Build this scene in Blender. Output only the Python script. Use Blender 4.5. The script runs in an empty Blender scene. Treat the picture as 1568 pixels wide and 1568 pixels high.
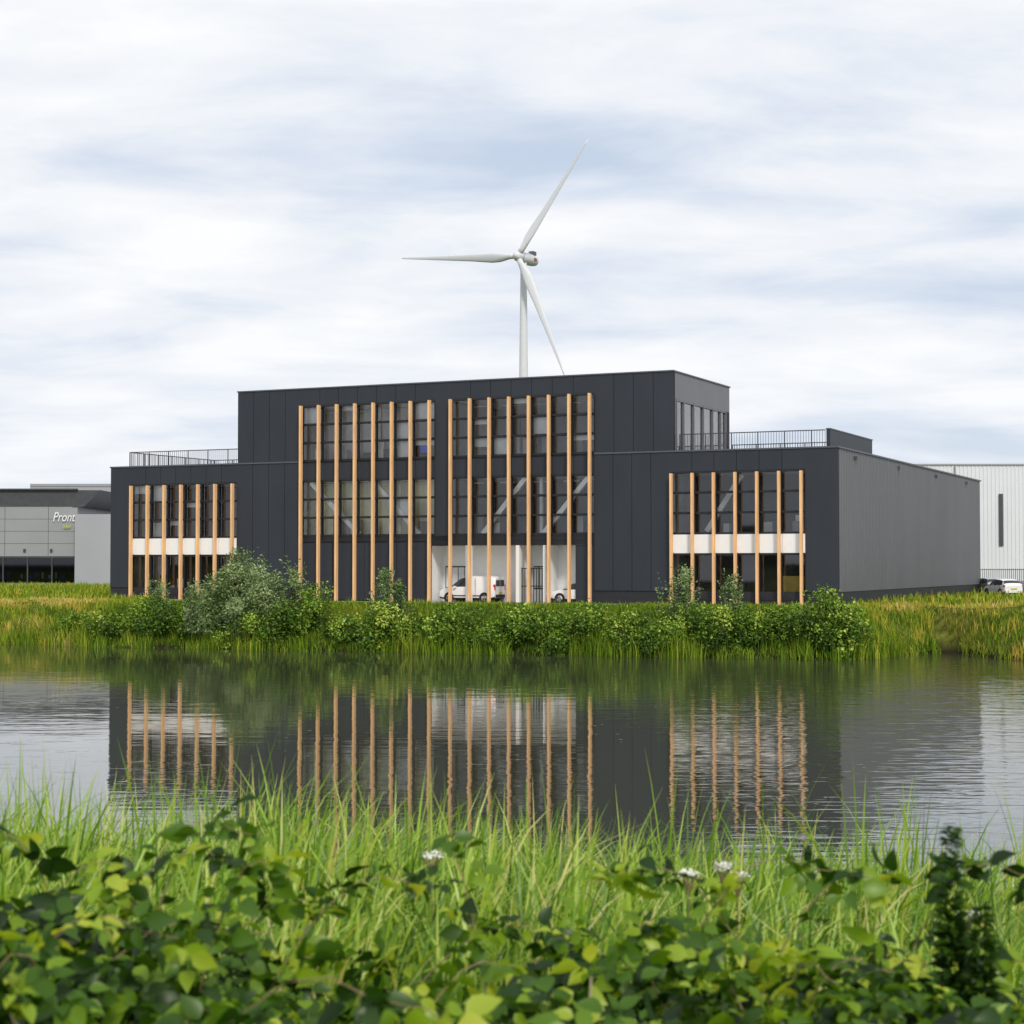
import bpy, math, random
import numpy as np
from mathutils import Vector
rng = np.random.default_rng(7); random.seed(7)
K = 1.28
EYE = 2.69; WATER = -2.69
sc = bpy.context.scene
sc.view_settings.view_transform='Standard'; sc.view_settings.look='None'; sc.view_settings.exposure=0

# ------------------------------------------------------------ materials
def nt(mat):
    mat.use_nodes=True; t=mat.node_tree; t.nodes.clear(); return t
def N(t,typ,**kw):
    n=t.nodes.new(typ)
    for k,v in kw.items(): setattr(n,k,v)
    return n
def mixrgb(t,a,b,fac,blend='MIX'):
    m=N(t,'ShaderNodeMix',data_type='RGBA',blend_type=blend)
    for sock,val in ((m.inputs[6],a),(m.inputs[7],b),(m.inputs[0],fac)):
        if hasattr(val,'is_output') : t.links.new(val,sock)
        elif sock==m.inputs[0]: sock.default_value=val
        else: sock.default_value=(*val,1)
    return m.outputs[2]
def ramp(t,fac,stops):
    r=N(t,'ShaderNodeValToRGB'); e=r.color_ramp.elements
    while len(e)<len(stops): e.new(0.5)
    for i,(p,c) in enumerate(stops):
        e[i].position=p; e[i].color=(*c,1) if len(c)==3 else c
    t.links.new(fac,r.inputs[0]); return r.outputs[0]
def noise(t,scale,detail=4,mapping=None,rough=.55,coord='Object',dist=0):
    tc=N(t,'ShaderNodeTexCoord'); n=N(t,'ShaderNodeTexNoise')
    n.inputs['Scale'].default_value=scale; n.inputs['Detail'].default_value=detail; n.inputs['Roughness'].default_value=rough
    n.inputs['Distortion'].default_value=dist
    if mapping:
        m=N(t,'ShaderNodeMapping'); m.inputs['Scale'].default_value=mapping
        t.links.new(tc.outputs[coord],m.inputs[0]); t.links.new(m.outputs[0],n.inputs['Vector'])
    else: t.links.new(tc.outputs[coord],n.inputs['Vector'])
    return n.outputs[0]
def pmat(name,col,rough=.6,metal=0,var=.15,scale=1.5,mapping=None,spec=.5,bump=0):
    m=bpy.data.materials.new(name); t=nt(m)
    b=N(t,'ShaderNodeBsdfPrincipled'); o=N(t,'ShaderNodeOutputMaterial'); t.links.new(b.outputs[0],o.inputs[0])
    f=noise(t,scale,3,mapping)
    lo=tuple(c*(1-var) for c in col); hi=tuple(min(1,c*(1+var)) for c in col)
    c=ramp(t,f,[(.3,lo),(.7,hi)])
    t.links.new(c,b.inputs['Base Color'])
    b.inputs['Roughness'].default_value=rough; b.inputs['Metallic'].default_value=metal
    b.inputs['Specular IOR Level'].default_value=spec
    return m
def leafmat(name,stops,trans=.35,gloss=0.0):
    m=bpy.data.materials.new(name); t=nt(m)
    a=N(t,'ShaderNodeAttribute',attribute_name='var')
    c=ramp(t,a.outputs['Fac'],stops)
    b=N(t,'ShaderNodeBsdfDiffuse'); t.links.new(c,b.inputs[0])
    out=b.outputs[0]
    if trans:
        tr=N(t,'ShaderNodeBsdfTranslucent'); 
        c2=mixrgb(t,c,(1.7,1.6,.45),1.0,'MULTIPLY'); t.links.new(c2,tr.inputs[0])
        mx=N(t,'ShaderNodeMixShader'); mx.inputs[0].default_value=trans
        t.links.new(b.outputs[0],mx.inputs[1]); t.links.new(tr.outputs[0],mx.inputs[2])
        out=mx.outputs[0]
    if gloss:
        g=N(t,'ShaderNodeBsdfGlossy'); g.inputs['Roughness'].default_value=.42; g.inputs[0].default_value=(.9,1,.80,1)
        m2=N(t,'ShaderNodeMixShader'); m2.inputs[0].default_value=gloss
        t.links.new(out,m2.inputs[1]); t.links.new(g.outputs[0],m2.inputs[2]); out=m2.outputs[0]
    o=N(t,'ShaderNodeOutputMaterial'); t.links.new(out,o.inputs[0]); return m
def glassmat(name,tint,ior=1.5,gain=1.4):
    m=bpy.data.materials.new(name); t=nt(m)
    tr=N(t,'ShaderNodeBsdfTransparent'); tr.inputs[0].default_value=(*tint,1)
    g=N(t,'ShaderNodeBsdfGlossy'); g.inputs['Roughness'].default_value=.02; g.inputs[0].default_value=(.95,.97,1,1)
    f=N(t,'ShaderNodeFresnel'); f.inputs[0].default_value=ior
    mu=N(t,'ShaderNodeMath',operation='MULTIPLY'); mu.inputs[1].default_value=gain; t.links.new(f.outputs[0],mu.inputs[0]); mu.use_clamp=True
    mx=N(t,'ShaderNodeMixShader'); t.links.new(mu.outputs[0],mx.inputs[0]); t.links.new(tr.outputs[0],mx.inputs[1]); t.links.new(g.outputs[0],mx.inputs[2])
    o=N(t,'ShaderNodeOutputMaterial'); t.links.new(mx.outputs[0],o.inputs[0]); return m

M_clad=pmat('dark_cladding',(.030,.036,.046),.52,0,.10,.6,(1,1,.3),spec=.35)
M_joint=pmat('dark_joint',(.006,.007,.008),.8)
M_side=pmat('grey_ribbed_steel',(.16,.165,.175),.40,.5,.05,.3,(1,1,.3))
M_tallside=pmat('grey_panel',(.16,.165,.175),.45,.2,.05,.5)
M_plinth=pmat('black_plinth',(.018,.019,.022),.7)
M_trim=pmat('trim_grey',(.11,.115,.125),.45,.3,.05)
M_frame=pmat('window_frame',(.012,.014,.018),.5,0,.05)
M_wood=pmat('larch_wood',(.93,.52,.25),.6,0,.16,3.0,(3,3,.25),spec=.25)
M_white=pmat('white_panel',(.90,.90,.885),.55,0,.02)
M_int=pmat('interior_wall',(.62,.62,.61),.8,0,.25,.4)
M_intd=pmat('interior_dark',(.06,.06,.065),.8,0,.4,.4)
M_into=pmat('interior_ochre',(.86,.83,.56),.8,0,.2,.35)  # bright ochre stands in for light coming through this storey
M_floor=pmat('interior_floor',(.25,.24,.22),.6)
M_roof=pmat('roof_membrane',(.10,.10,.105),.8)
M_pale=pmat('pale_sheet',(.72,.73,.74),.8,0,.05)
M_blue=pmat('blue_poster',(.02,.10,.80),.5)
M_yel=pmat('yellow_crate',(.65,.45,.08),.5)
M_glass=glassmat('window_glass',(.95,.97,.97),1.5,1.9)
M_bgglass=glassmat('dark_window_glass',(.2,.22,.25),1.5,1.3)
M_rail=pmat('railing_steel',(.06,.063,.07),.5)
M_asph=pmat('paving',(.30,.295,.285),.85,0,.2,.8)
M_kerb=pmat('kerb_concrete',(.42,.41,.39),.8)

# ------------------------------------------------------------ mesh helpers
def link(o,parent=None):
    sc.collection.objects.link(o)
    if parent: o.parent=parent
    return o
def empty(name,loc=(0,0,0),rz=0):
    e=bpy.data.objects.new(name,None); e.location=loc; e.rotation_euler=(0,0,rz); e.empty_display_size=.5
    return link(e)
def quadmesh(name,V,F,mats,parent=None,var=None,smooth=False,mi=None):
    V=np.asarray(V,dtype=np.float32).reshape(-1,3); F=np.asarray(F,dtype=np.int32).reshape(-1,4)
    me=bpy.data.meshes.new(name); me.vertices.add(len(V)); me.vertices.foreach_set('co',V.ravel())
    me.loops.add(F.size); me.loops.foreach_set('vertex_index',F.ravel())
    me.polygons.add(len(F)); me.polygons.foreach_set('loop_start',np.arange(0,F.size,4,dtype=np.int32))
    if mi is not None: me.polygons.foreach_set('material_index',np.asarray(mi,dtype=np.int32))
    for m in (mats if isinstance(mats,(list,tuple)) else [mats]): me.materials.append(m)
    me.update(calc_edges=True)
    me.polygons.foreach_set('use_smooth',np.full(len(F),bool(smooth)))
    if var is not None:
        a=me.attributes.new('var','FLOAT','POINT'); a.data.foreach_set('value',np.asarray(var,dtype=np.float32))
    return link(bpy.data.objects.new(name,me),parent)
class Geo:
    def __init__(s,k=1.0): s.V=[];s.F=[];s.M=[];s.k=k
    def box(s,x0,x1,y0,y1,z0,z1,m=0):
        b=len(s.V); k=s.k
        for z in (z0,z1):
            for (x,y) in ((x0,y0),(x1,y0),(x1,y1),(x0,y1)): s.V.append((x*k,y*k,z*k))
        for f in ((0,3,2,1),(4,5,6,7),(0,1,5,4),(1,2,6,5),(2,3,7,6),(3,0,4,7)):
            s.F.append([b+i for i in f]); s.M.append(m)
    def quad(s,a,b,c,d,m=0):
        n=len(s.V); k=s.k
        for p in (a,b,c,d): s.V.append((p[0]*k,p[1]*k,p[2]*k))
        s.F.append([n,n+1,n+2,n+3]); s.M.append(m)
    def beam(s,a,b,r,m=0):
        a=Vector(a);b=Vector(b);d=(b-a).normalized(); up=Vector((0,1,0)) if abs(d.y)<.9 else Vector((1,0,0))
        x=d.cross(up).normalized()*r; y=d.cross(x).normalized()*r
        n=len(s.V);k=s.k
        for p in (a,b):
            for q in (-x-y,x-y,x+y,-x+y): s.V.append(tuple((p+q)*k))
        for f in ((0,3,2,1),(4,5,6,7),(0,1,5,4),(1,2,6,5),(2,3,7,6),(3,0,4,7)):
            s.F.append([n+i for i in f]); s.M.append(m)
    def make(s,name,mats,parent=None,smooth=False): return quadmesh(name,s.V,s.F,mats,parent,None,smooth,s.M)

# ------------------------------------------------------------ terrain
yf_x=np.array([-400,-60,-27.2,-20.6,-12,0,8,14.6,17,19.5,20.8,21.8,24,40,100,400])*K
yf_y=np.array([120,100,93.3,89.6,86.5,82,79.5,77.3,80,82.5,83.5,78.5,75,73,80,100])*K
def yfar(x): return np.interp(x,yf_x,yf_y)+.45*np.sin(x*.55)+.3*np.sin(x*1.7+1)+.15*np.sin(x*4.1)
def sstep(t): t=np.clip(t,0,1); return t*t*(3-2*t)
def vnoise(x,y,s,seed=0):
    return (np.sin(x*s+seed*1.3)*np.cos(y*s*1.1+seed*2.1)+.5*np.sin(x*s*2.3+y*s*1.7+seed))/1.5
def ground(x,y):
    x=np.asarray(x,dtype=float);y=np.asarray(y,dtype=float)
    near=np.interp(y,[-50,0,5,8,12,15,18,22],[1.0,1.0,1.0,.65,0,-1.0,-2.8,-4.2])
    near=near+ .08*vnoise(x,y,1.1,2)*sstep((18-y)/6)
    t=y-yfar(x)
    far=np.where(t<0,np.maximum(-4.2,WATER+t*.5),WATER+(0-WATER)*sstep((t+.6)/6.2))
    far=far+.10*vnoise(x,y,.9,1)*sstep(t/2)*sstep((7-t)/3)
    far=far+.5*sstep((x-28)/3)*sstep((45-x)/8)*sstep(t/2)*sstep((9-t)/4)
    return np.where(y<30,near,far)
gx=np.concatenate([[-4000,-2000,-900,-400,-200,-120,-80],np.arange(-60,60.1,1.0),[80,120,200,400,900,2000,4000]])
gy=np.concatenate([[-3000,-800,-200,-60,-20],np.arange(-5,24,.5),[26,30,45,60,75,88],np.arange(90,150,.8),[160,180,220,300,450,800,1500,3000,6000]])
X,Y=np.meshgrid(gx,gy); Z=ground(X,Y); Z=np.where((np.abs(X)>60)&(Y>150),0,Z)
nx,ny=len(gx),len(gy); idx=np.arange(nx*ny).reshape(ny,nx)
F=np.stack([idx[:-1,:-1],idx[:-1,1:],idx[1:,1:],idx[1:,:-1]],-1).reshape(-1,4)
gm=bpy.data.materials.new('meadow_ground'); t=nt(gm)
b=N(t,'ShaderNodeBsdfDiffuse'); o=N(t,'ShaderNodeOutputMaterial'); t.links.new(b.outputs[0],o.inputs[0])
n1=noise(t,.12,6); n2=noise(t,1.8,6)
c1=ramp(t,n1,[(.3,(.05,.09,.02)),(.5,(.11,.15,.03)),(.7,(.22,.20,.05))])
c2=ramp(t,n2,[(.3,(.35,.35,.3)),(.7,(1.1,1.1,1.0))])
c=mixrgb(t,c1,c2,1.0,'MULTIPLY')
ge=N(t,'ShaderNodeNewGeometry'); sp=N(t,'ShaderNodeSeparateXYZ'); t.links.new(ge.outputs['Position'],sp.inputs[0])
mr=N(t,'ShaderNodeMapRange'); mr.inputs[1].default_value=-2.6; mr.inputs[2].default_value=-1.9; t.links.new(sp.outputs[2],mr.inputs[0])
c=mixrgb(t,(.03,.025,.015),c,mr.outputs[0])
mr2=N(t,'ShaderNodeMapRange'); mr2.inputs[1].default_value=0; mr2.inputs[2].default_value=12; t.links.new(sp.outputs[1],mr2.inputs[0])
c=mixrgb(t,(.022,.022,.012),c,mr2.outputs[0]); t.links.new(c,b.inputs[0])  # near ground coloured dark: shade among the plants painted in
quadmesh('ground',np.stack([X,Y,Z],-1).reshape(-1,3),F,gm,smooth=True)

# ------------------------------------------------------------ water
wm=bpy.data.materials.new('pond_water'); t=nt(wm)
def wn(scale,mp,detail=3,dist=0):
    tc=N(t,'ShaderNodeNewGeometry'); m=N(t,'ShaderNodeMapping'); m.inputs['Scale'].default_value=mp
    m.inputs['Rotation'].default_value=(0,0,math.radians(14))
    n=N(t,'ShaderNodeTexNoise'); n.inputs['Scale'].default_value=scale; n.inputs['Detail'].default_value=detail; n.inputs['Distortion'].default_value=dist
    t.links.new(tc.outputs['Position'],m.inputs[0]); t.links.new(m.outputs[0],n.inputs['Vector']); return n.outputs[0],tc
a1,_=wn(1.0,(.7,2.4,1),2,.4); a2,_=wn(1.0,(.3,.9,1),2); msk,tcg=wn(.09,(.6,1,1),2)
mk=N(t,'ShaderNodeMapRange'); mk.inputs[1].default_value=.42; mk.inputs[2].default_value=.62; mk.inputs[3].default_value=.25; mk.inputs[4].default_value=.9
t.links.new(msk,mk.inputs[0])
spw=N(t,'ShaderNodeSeparateXYZ'); t.links.new(tcg.outputs['Position'],spw.inputs[0])
xr=N(t,'ShaderNodeMapRange'); xr.inputs[1].default_value=2; xr.inputs[2].default_value=12; xr.inputs[3].default_value=0; xr.inputs[4].default_value=2.2; t.links.new(spw.outputs[0],xr.inputs[0])
mk2=N(t,'ShaderNodeMath',operation='ADD'); t.links.new(mk.outputs[0],mk2.inputs[0]); t.links.new(xr.outputs[0],mk2.inputs[1])
m1=N(t,'ShaderNodeMath',operation='MULTIPLY'); t.links.new(a1,m1.inputs[0]); t.links.new(mk2.outputs[0],m1.inputs[1])
m2=N(t,'ShaderNodeMath',operation='MULTIPLY_ADD'); t.links.new(a2,m2.inputs[0]); m2.inputs[1].default_value=1.0; t.links.new(m1.outputs[0],m2.inputs[2])
bp=N(t,'ShaderNodeBump'); bp.inputs['Strength'].default_value=1; bp.inputs['Distance'].default_value=.008
t.links.new(m2.outputs[0],bp.inputs['Height'])
df=N(t,'ShaderNodeBsdfDiffuse'); df.inputs[0].default_value=(.045,.048,.030,1)
gl=N(t,'ShaderNodeBsdfGlossy'); gl.inputs['Roughness'].default_value=.03; gl.inputs[0].default_value=(1,1,1,1); t.links.new(bp.outputs[0],gl.inputs['Normal'])
fr=N(t,'ShaderNodeFresnel'); fr.inputs[0].default_value=3.2; 
mx=N(t,'ShaderNodeMixShader'); t.links.new(fr.outputs[0],mx.inputs[0]); t.links.new(df.outputs[0],mx.inputs[1]); t.links.new(gl.outputs[0],mx.inputs[2])
o=N(t,'ShaderNodeOutputMaterial'); t.links.new(mx.outputs[0],o.inputs[0])
quadmesh('pond_water',[(-500,12,WATER),(500,12,WATER),(500,160,WATER),(-500,160,WATER)],[[0,1,2,3]],wm)

# ------------------------------------------------------------ main building
ang=math.radians(-24.92)
bd=empty('industrial_building',(-24.2*K,105.75*K,0),ang)
W=44.5; DP=39.6; LOW=7.9; TALL=12.1
g=Geo(K)  # 0 clad 1 joint
def panels(u0,u1,z0,z1,v=0.0,step=1.15):
    n=max(1,round((u1-u0)/step)); w=(u1-u0)/n
    g.box(u0,u1,v+.03,v+.28,z0,z1,1)
    for i in range(n):
        g.box(u0+i*w+(.014 if i else 0),u0+(i+1)*w-(.014 if i<n-1 else 0),v,v+.029,z0,z1,0)
P=.72
panels(0,1.5,P,LOW); panels(1.5,9.05,6.88,LOW); panels(9.05,13.38,P,LOW)
panels(31.47,35.7,P,LOW); panels(35.7,42.85,6.88,LOW); panels(42.85,W,P,LOW)
panels(9.07,13.38,LOW+.09,TALL,.04); panels(13.38,21.98,11.16,TALL,.04); panels(21.98,22.95,3.12,TALL,.04,.97)
panels(22.95,31.47,11.16,TALL,.04); panels(31.47,35.87,LOW+.09,TALL,.04)
panels(13.38,21.98,6.88,7.95,.10,1.214); panels(22.95,31.47,6.88,7.95,.10,1.222)
panels(13.38,21.62,0.1,3.36,.10,2.06)
panels(30.35,31.47,.1,3.12,.10)
g.make('front_cladding',[M_clad,M_joint],bd)
g=Geo(K) # plinth/trim/roof: 0 plinth 1 trim 2 roof 3 grey tall side
g.box(0,13.38,.05,.3,0,P-.003,0); g.box(31.47,W-.02,.05,.3,0,P-.003,0)
g.box(W-.25,W-.06,.3,DP,0,P,0)
g.box(-.05,9.06,-.05,.32,LOW,LOW+.08,1); g.box(9.06,13.38,-.05,.038,LOW,LOW+.08,1)
g.box(31.47,35.88,-.05,.038,LOW,LOW+.08,1); g.box(35.88,W+.06,-.05,.32,LOW,LOW+.08,1)
g.box(9.02,35.92,-.01,.34,TALL,TALL+.07,1)
g.box(W-.3,W+.06,.32,DP+.05,LOW,LOW+.08,1)
g.box(9.02,9.3,.34,9.55,TALL,TALL+.07,1); g.box(35.6,35.92,.34,9.55,TALL,TALL+.07,1); g.box(9.3,35.6,9.3,9.55,TALL,TALL+.07,1)
g.box(.1,W-.35,.33,DP-.1,LOW-.5,LOW-.3,2); g.box(9.3,35.6,.33,9.3,TALL-.5,TALL-.3,2)
g.box(0,.25,.3,DP,0,LOW-.002,0); g.box(.25,W-.25,DP-.25,DP,0,LOW-.002,0)
g.box(W-.3,W-.06,.3,DP-.25,P+.002,LOW-.002,0)
g.box(9.07,9.3,.33,9.5,LOW-.3,TALL-.002,3); g.box(9.3,35.6,9.25,9.5,LOW-.3,TALL-.002,3)
g.box(35.6,35.86,.33,9.5,10.7,TALL-.002,3); g.box(35.6,35.86,.33,.55,LOW-.29,10.698,3); g.box(35.6,35.86,8.8,9.5,LOW-.29,10.698,0)
g.make('walls_and_roof',[M_plinth,M_trim,M_roof,M_tallside],bd)
V=[];Fq=[];v=.05
prof=[(0,0),(.20,0),(.225,.035),(.305,.035),(.33,0)]
pts=[]
while v<DP-.33:
    for (a,bb) in prof[:-1]: pts.append((v+a,bb))
    v+=.33
pts.append((DP,0))
for (a,bb) in pts: V+= [((W-.04+bb)*K,a*K,P*K),((W-.04+bb)*K,a*K,LOW*K)]
for i in range(len(pts)-1): Fq.append([2*i,2*i+2,2*i+3,2*i+1])
quadmesh('ribbed_side_wall',V,Fq,M_side,bd)
g=Geo(K)
for vv in (3.5,13.5,24,34): g.box(W-.02,W+.14,vv,vv+.22,LOW-.42,LOW-.24,0)
g.make('roof_overflow_spouts',[M_trim],bd)
g=Geo(K)
vs=[.56,1.7,3.3,4.9,6.5,7.9,8.8]
for a in vs: g.box(35.70,35.90,a-.04,a+.04,LOW,10.69,0)
g.box(35.70,35.88,.6,8.75,10.6,10.69,0)
g.make('side_window_frames',[M_tallside],bd)
fr=Geo(K); gls=Geo(K); inn=Geo(K); cols=Geo(K); wb=Geo(K)
def tilt(): return random.uniform(-.012,.012)
def window(u0,u1,zs,cu,vg=.16,pale_share=.15,lo=None):
    us=sorted(set([u0]+list(cu)+[u1])); us=[us[0]]+[a for a in us[1:-1] if a-u0>.3 and u1-a>.3]+[us[-1]]
    for z in zs: fr.box(u0,u1,.02,.26,z-.06,z+.06,0)
    for a in us:
        fr.box(a-.035,a+.035,.04,.24,zs[0]+.061,zs[-1]-.061,0)
    for i in range(len(us)-1):
        for j in range(len(zs)-1):
            a,bq=us[i]+.03,us[i+1]-.03; c,d=zs[j]+.04,zs[j+1]-.04
            t1,t2=tilt(),tilt()
            gls.quad((a,vg-t1,c),(bq,vg+t1,c),(bq,vg+t1+t2,d),(a,vg-t1+t2,d),0)
            if random.random()<pale_share:
                h=random.choice([.3,.5,1.0])*(d-c)
                inn.quad((a,vg+.14,d-h),(bq,vg+.14,d-h),(bq,vg+.14,d),(a,vg+.14,d),5)  # pale sheet added behind the glass to brighten the pane
A=[1.72+i*(8.92-1.72)/6 for i in range(7)]; D=[35.86+i*(42.72-35.86)/6 for i in range(7)]
Bc=[13.55+i*(21.80-13.55)/7 for i in range(8)]; C=[23.10+i*(31.32-23.10)/7 for i in range(8)]
for (u0,u1,cu) in ((1.5,9.05,A),(35.7,42.85,D)):
    window(u0,u1,[3.68,4.74,5.79,6.84],cu,pale_share=.08)
    window(u0,u1,[.35,2.62],cu,pale_share=0.06)
    fr.box(u0,u1,.06,.28,0.02,.30,0)
    n=6
    for i in range(n):
        w=(u1-u0)/n; wb.box(u0+i*w+.012,u0+(i+1)*w-.012,-.02,.05,2.67,3.63,0)
    wb.box(u0,u1,.052,.2,2.665,3.632,1)
for (u0,u1,cu,bl_) in ((13.38,21.98,Bc,.5),(22.95,31.47,C,.14)):  # left block gets most pale sheets, standing in for sky reflections
    window(u0,u1,[3.72,4.74,5.79,6.84],cu,pale_share=.06)
    window(u0,u1,[7.99,9.02,10.06,11.12],cu,pale_share=bl_)
fr.box(13.38,31.47,.04,.3,3.37,3.67,0); fr.box(21.62,31.47,.04,.3,3.13,3.36,0)
for k_,(cu,top) in enumerate(((A,6.78),(D,6.78),(Bc,11.12),(C,11.12))):
    for a in cu:
        cols.box(a-.058,a+.058,-.40,-.17,-.05,top,0)
        for z in ([.6,2.66,3.7,4.74,5.79,6.6] if top<8 else [3.7,4.74,5.79,6.84,7.99,9.02,10.06,10.95]):
            fr.box(a-.03,a+.03,-.165,.018,z-.03,z+.03,0)
cols.make('timber_fins',[M_wood],bd)
wb.make('white_spandrel_panels',[M_white,M_joint],bd)
fr.make('window_frames',[M_frame],bd)
gls.quad((35.8,.56,LOW),(35.8,8.8,LOW),(35.8,8.8,10.6),(35.8,.56,10.6),0)
gls.make('window_panes',[M_glass],bd)
# interiors: 0 int 1 dark 2 ochre 3 floor 4 white 5 pale sheet 6 blue 7 yellow
def room(u0,u1,z0,z1,back,vb):
    inn.quad((u0,vb,z0),(u1,vb,z0),(u1,vb,z1),(u0,vb,z1),back)
    inn.box(u0,u1,.3,vb,z0-.1,z0-.02,3); inn.box(u0,u1,.3,vb,z1+.02,z1+.1,4)
    inn.box(u0-.1,u0-.01,.3,vb,z0,z1,0); inn.box(u1+.01,u1+.1,.3,vb,z0,z1,0)
for (u0,u1) in ((1.5,9.0),(35.75,42.8)):
    room(u0,u1,3.72,6.8,1,4.0); room(u0,u1,.12,2.55,1,3.0)
room(13.45,21.9,3.75,6.75,2,1.5); room(23.05,31.4,3.75,6.75,1,4.5)
room(13.45,21.9,8.05,11.0,0,2.0)
inn.quad((23,9.2,8.05),(35.5,9.2,8.05),(35.5,9.2,11),(23,9.2,11),0); inn.box(23,35.5,.35,9.1,7.9,7.98,3); inn.box(23,35.5,.35,9.1,11.05,11.15,4)
inn.box(22.8,22.95,.35,9.1,8,11,0)
def brace(xa,xb,za,zb,v=.36): inn.beam((xa,v,za),(xb,v,zb),.13,4)
brace(13.9,17.1,6.75,3.75); brace(18.0,20.9,6.75,3.75)
brace(24.8,27.4,3.75,6.8); brace(28.4,31.1,3.75,6.8); brace(37.4,39.3,3.8,6.7,.9)
for (u,z0,z1) in ((15.4,3.75,6.75),(19.3,3.75,6.75),(26,8,11),(18,8,11),(28,3.75,6.75),(33,8,11)): inn.box(u-.09,u+.09,.9,1.08,z0,z1,4)
for i in range(34):
    u=random.uniform(13.8,31); 
    if 21.3<u<23.3: continue
    z=random.choice([3.75,8.0]); w=random.uniform(.3,.9); v=random.uniform(.55,.95)
    inn.box(u,min(u+w,31.3),v,v+.5,z,z+random.uniform(.4,1.2),random.choice([0,1,1,3,4,1]))
for i in range(24):
    u=random.choice([random.uniform(1.8,8),random.uniform(36,42)]); z=random.choice([.12,3.72]); v=random.uniform(.5,2.4)
    inn.box(u,u+random.uniform(.2,.8),v,v+.4,z,z+random.uniform(.5,1.2),random.choice([0,1,3,4,5,7 if z<1 else 0]))
inn.box(20.9,21.5,.4,.45,8.3,8.75,6); inn.box(41.2,42.4,1.2,1.7,.15,1.5,7)
for u in np.arange(14,31,1.9):
    inn.box(u,u+.9,1.2,1.3,6.55,6.6,4); inn.box(u,u+.9,1.5,1.6,10.8,10.85,4)
inn.make('interior',[M_int,M_intd,M_into,M_floor,M_white,M_pale,M_blue,M_yel],bd)
r=Geo(K)
r.box(21.62,30.35,1.75,1.85,.02,3.13,0); r.box(21.52,21.62,.13,1.85,.02,3.12,0); r.box(30.35,30.45,.13,1.85,.02,3.12,0)
r.box(21.62,30.35,.3,1.75,3.14,3.24,0)
r.box(23.9,24.25,.0,.14,.02,3.13,0); r.box(26.9,27.1,.02,1.75,.02,3.12,0); r.box(28.5,28.65,.02,1.75,.02,3.12,0)
for (a,bq) in ((21.8,23.4),(27.2,28.4)):
    r.box(a,bq,1.70,1.748,.75,2.0,1); 
    n=4
    for i in range(n): r.box(a+.05+i*(bq-a-.05)/n,a+(i+1)*(bq-a-.05)/n,1.68,1.698,.82,1.93,2)  # pale panes: brightness from outdoors put into their colour
r.box(27.1,28.5,.3,.34,.9,.95,1); r.box(27.1,28.5,.3,.34,1.85,1.9,1)
for i in range(9): r.box(27.12+i*.17,27.15+i*.17,.3,.34,.05,1.9,1)
r.make('parking_bay_walls',[M_white,M_frame,M_pale],bd)
def railing(G,p,q,z0=LOW+.05,z1=8.85,step=.14):
    p=Vector((*p,0));q=Vector((*q,0));L=(q-p).length;n=int(L/step)
    G.beam((p.x,p.y,z1),(q.x,q.y,z1),.025); G.beam((p.x,p.y,z0+.06),(q.x,q.y,z0+.06),.018)
    for i in range(n+1):
        c=p.lerp(q,i/n); rr=.024 if i%10==0 else .009
        G.box(c.x-rr,c.x+rr,c.y-rr,c.y+rr,z0,z1,0)
G=Geo(K)
railing(G,(.95,.6),(9.0,.6)); railing(G,(.95,.6),(.95,9.5)); railing(G,(.95,9.5),(9.0,9.5))
railing(G,(36.0,.7),(43.7,.7)); railing(G,(36.0,9.6),(43.7,9.6))
G.make('roof_railing',[M_rail],bd)
G=Geo(K); G.box(43.75,43.95,.75,9.7,LOW-.3,8.88,0); G.box(43.72,43.98,.72,9.73,8.882,8.94,1); G.make('roof_screen',[M_clad,M_trim],bd)
g=Geo(K)
pv=empty('paved_yard',bd.location,ang)
g.box(-4,44.6,-1.9,-.0,-.3,.03,0); g.box(46.6,75,30,60,-.3,.03,0); g.box(-4,44.6,-2.0,-1.9,-.3,.08,1)
g.box(13.4,31.5,0,1.75,-.3,.018,0)
g.make('paving_slabs',[M_asph,M_kerb],pv)

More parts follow.
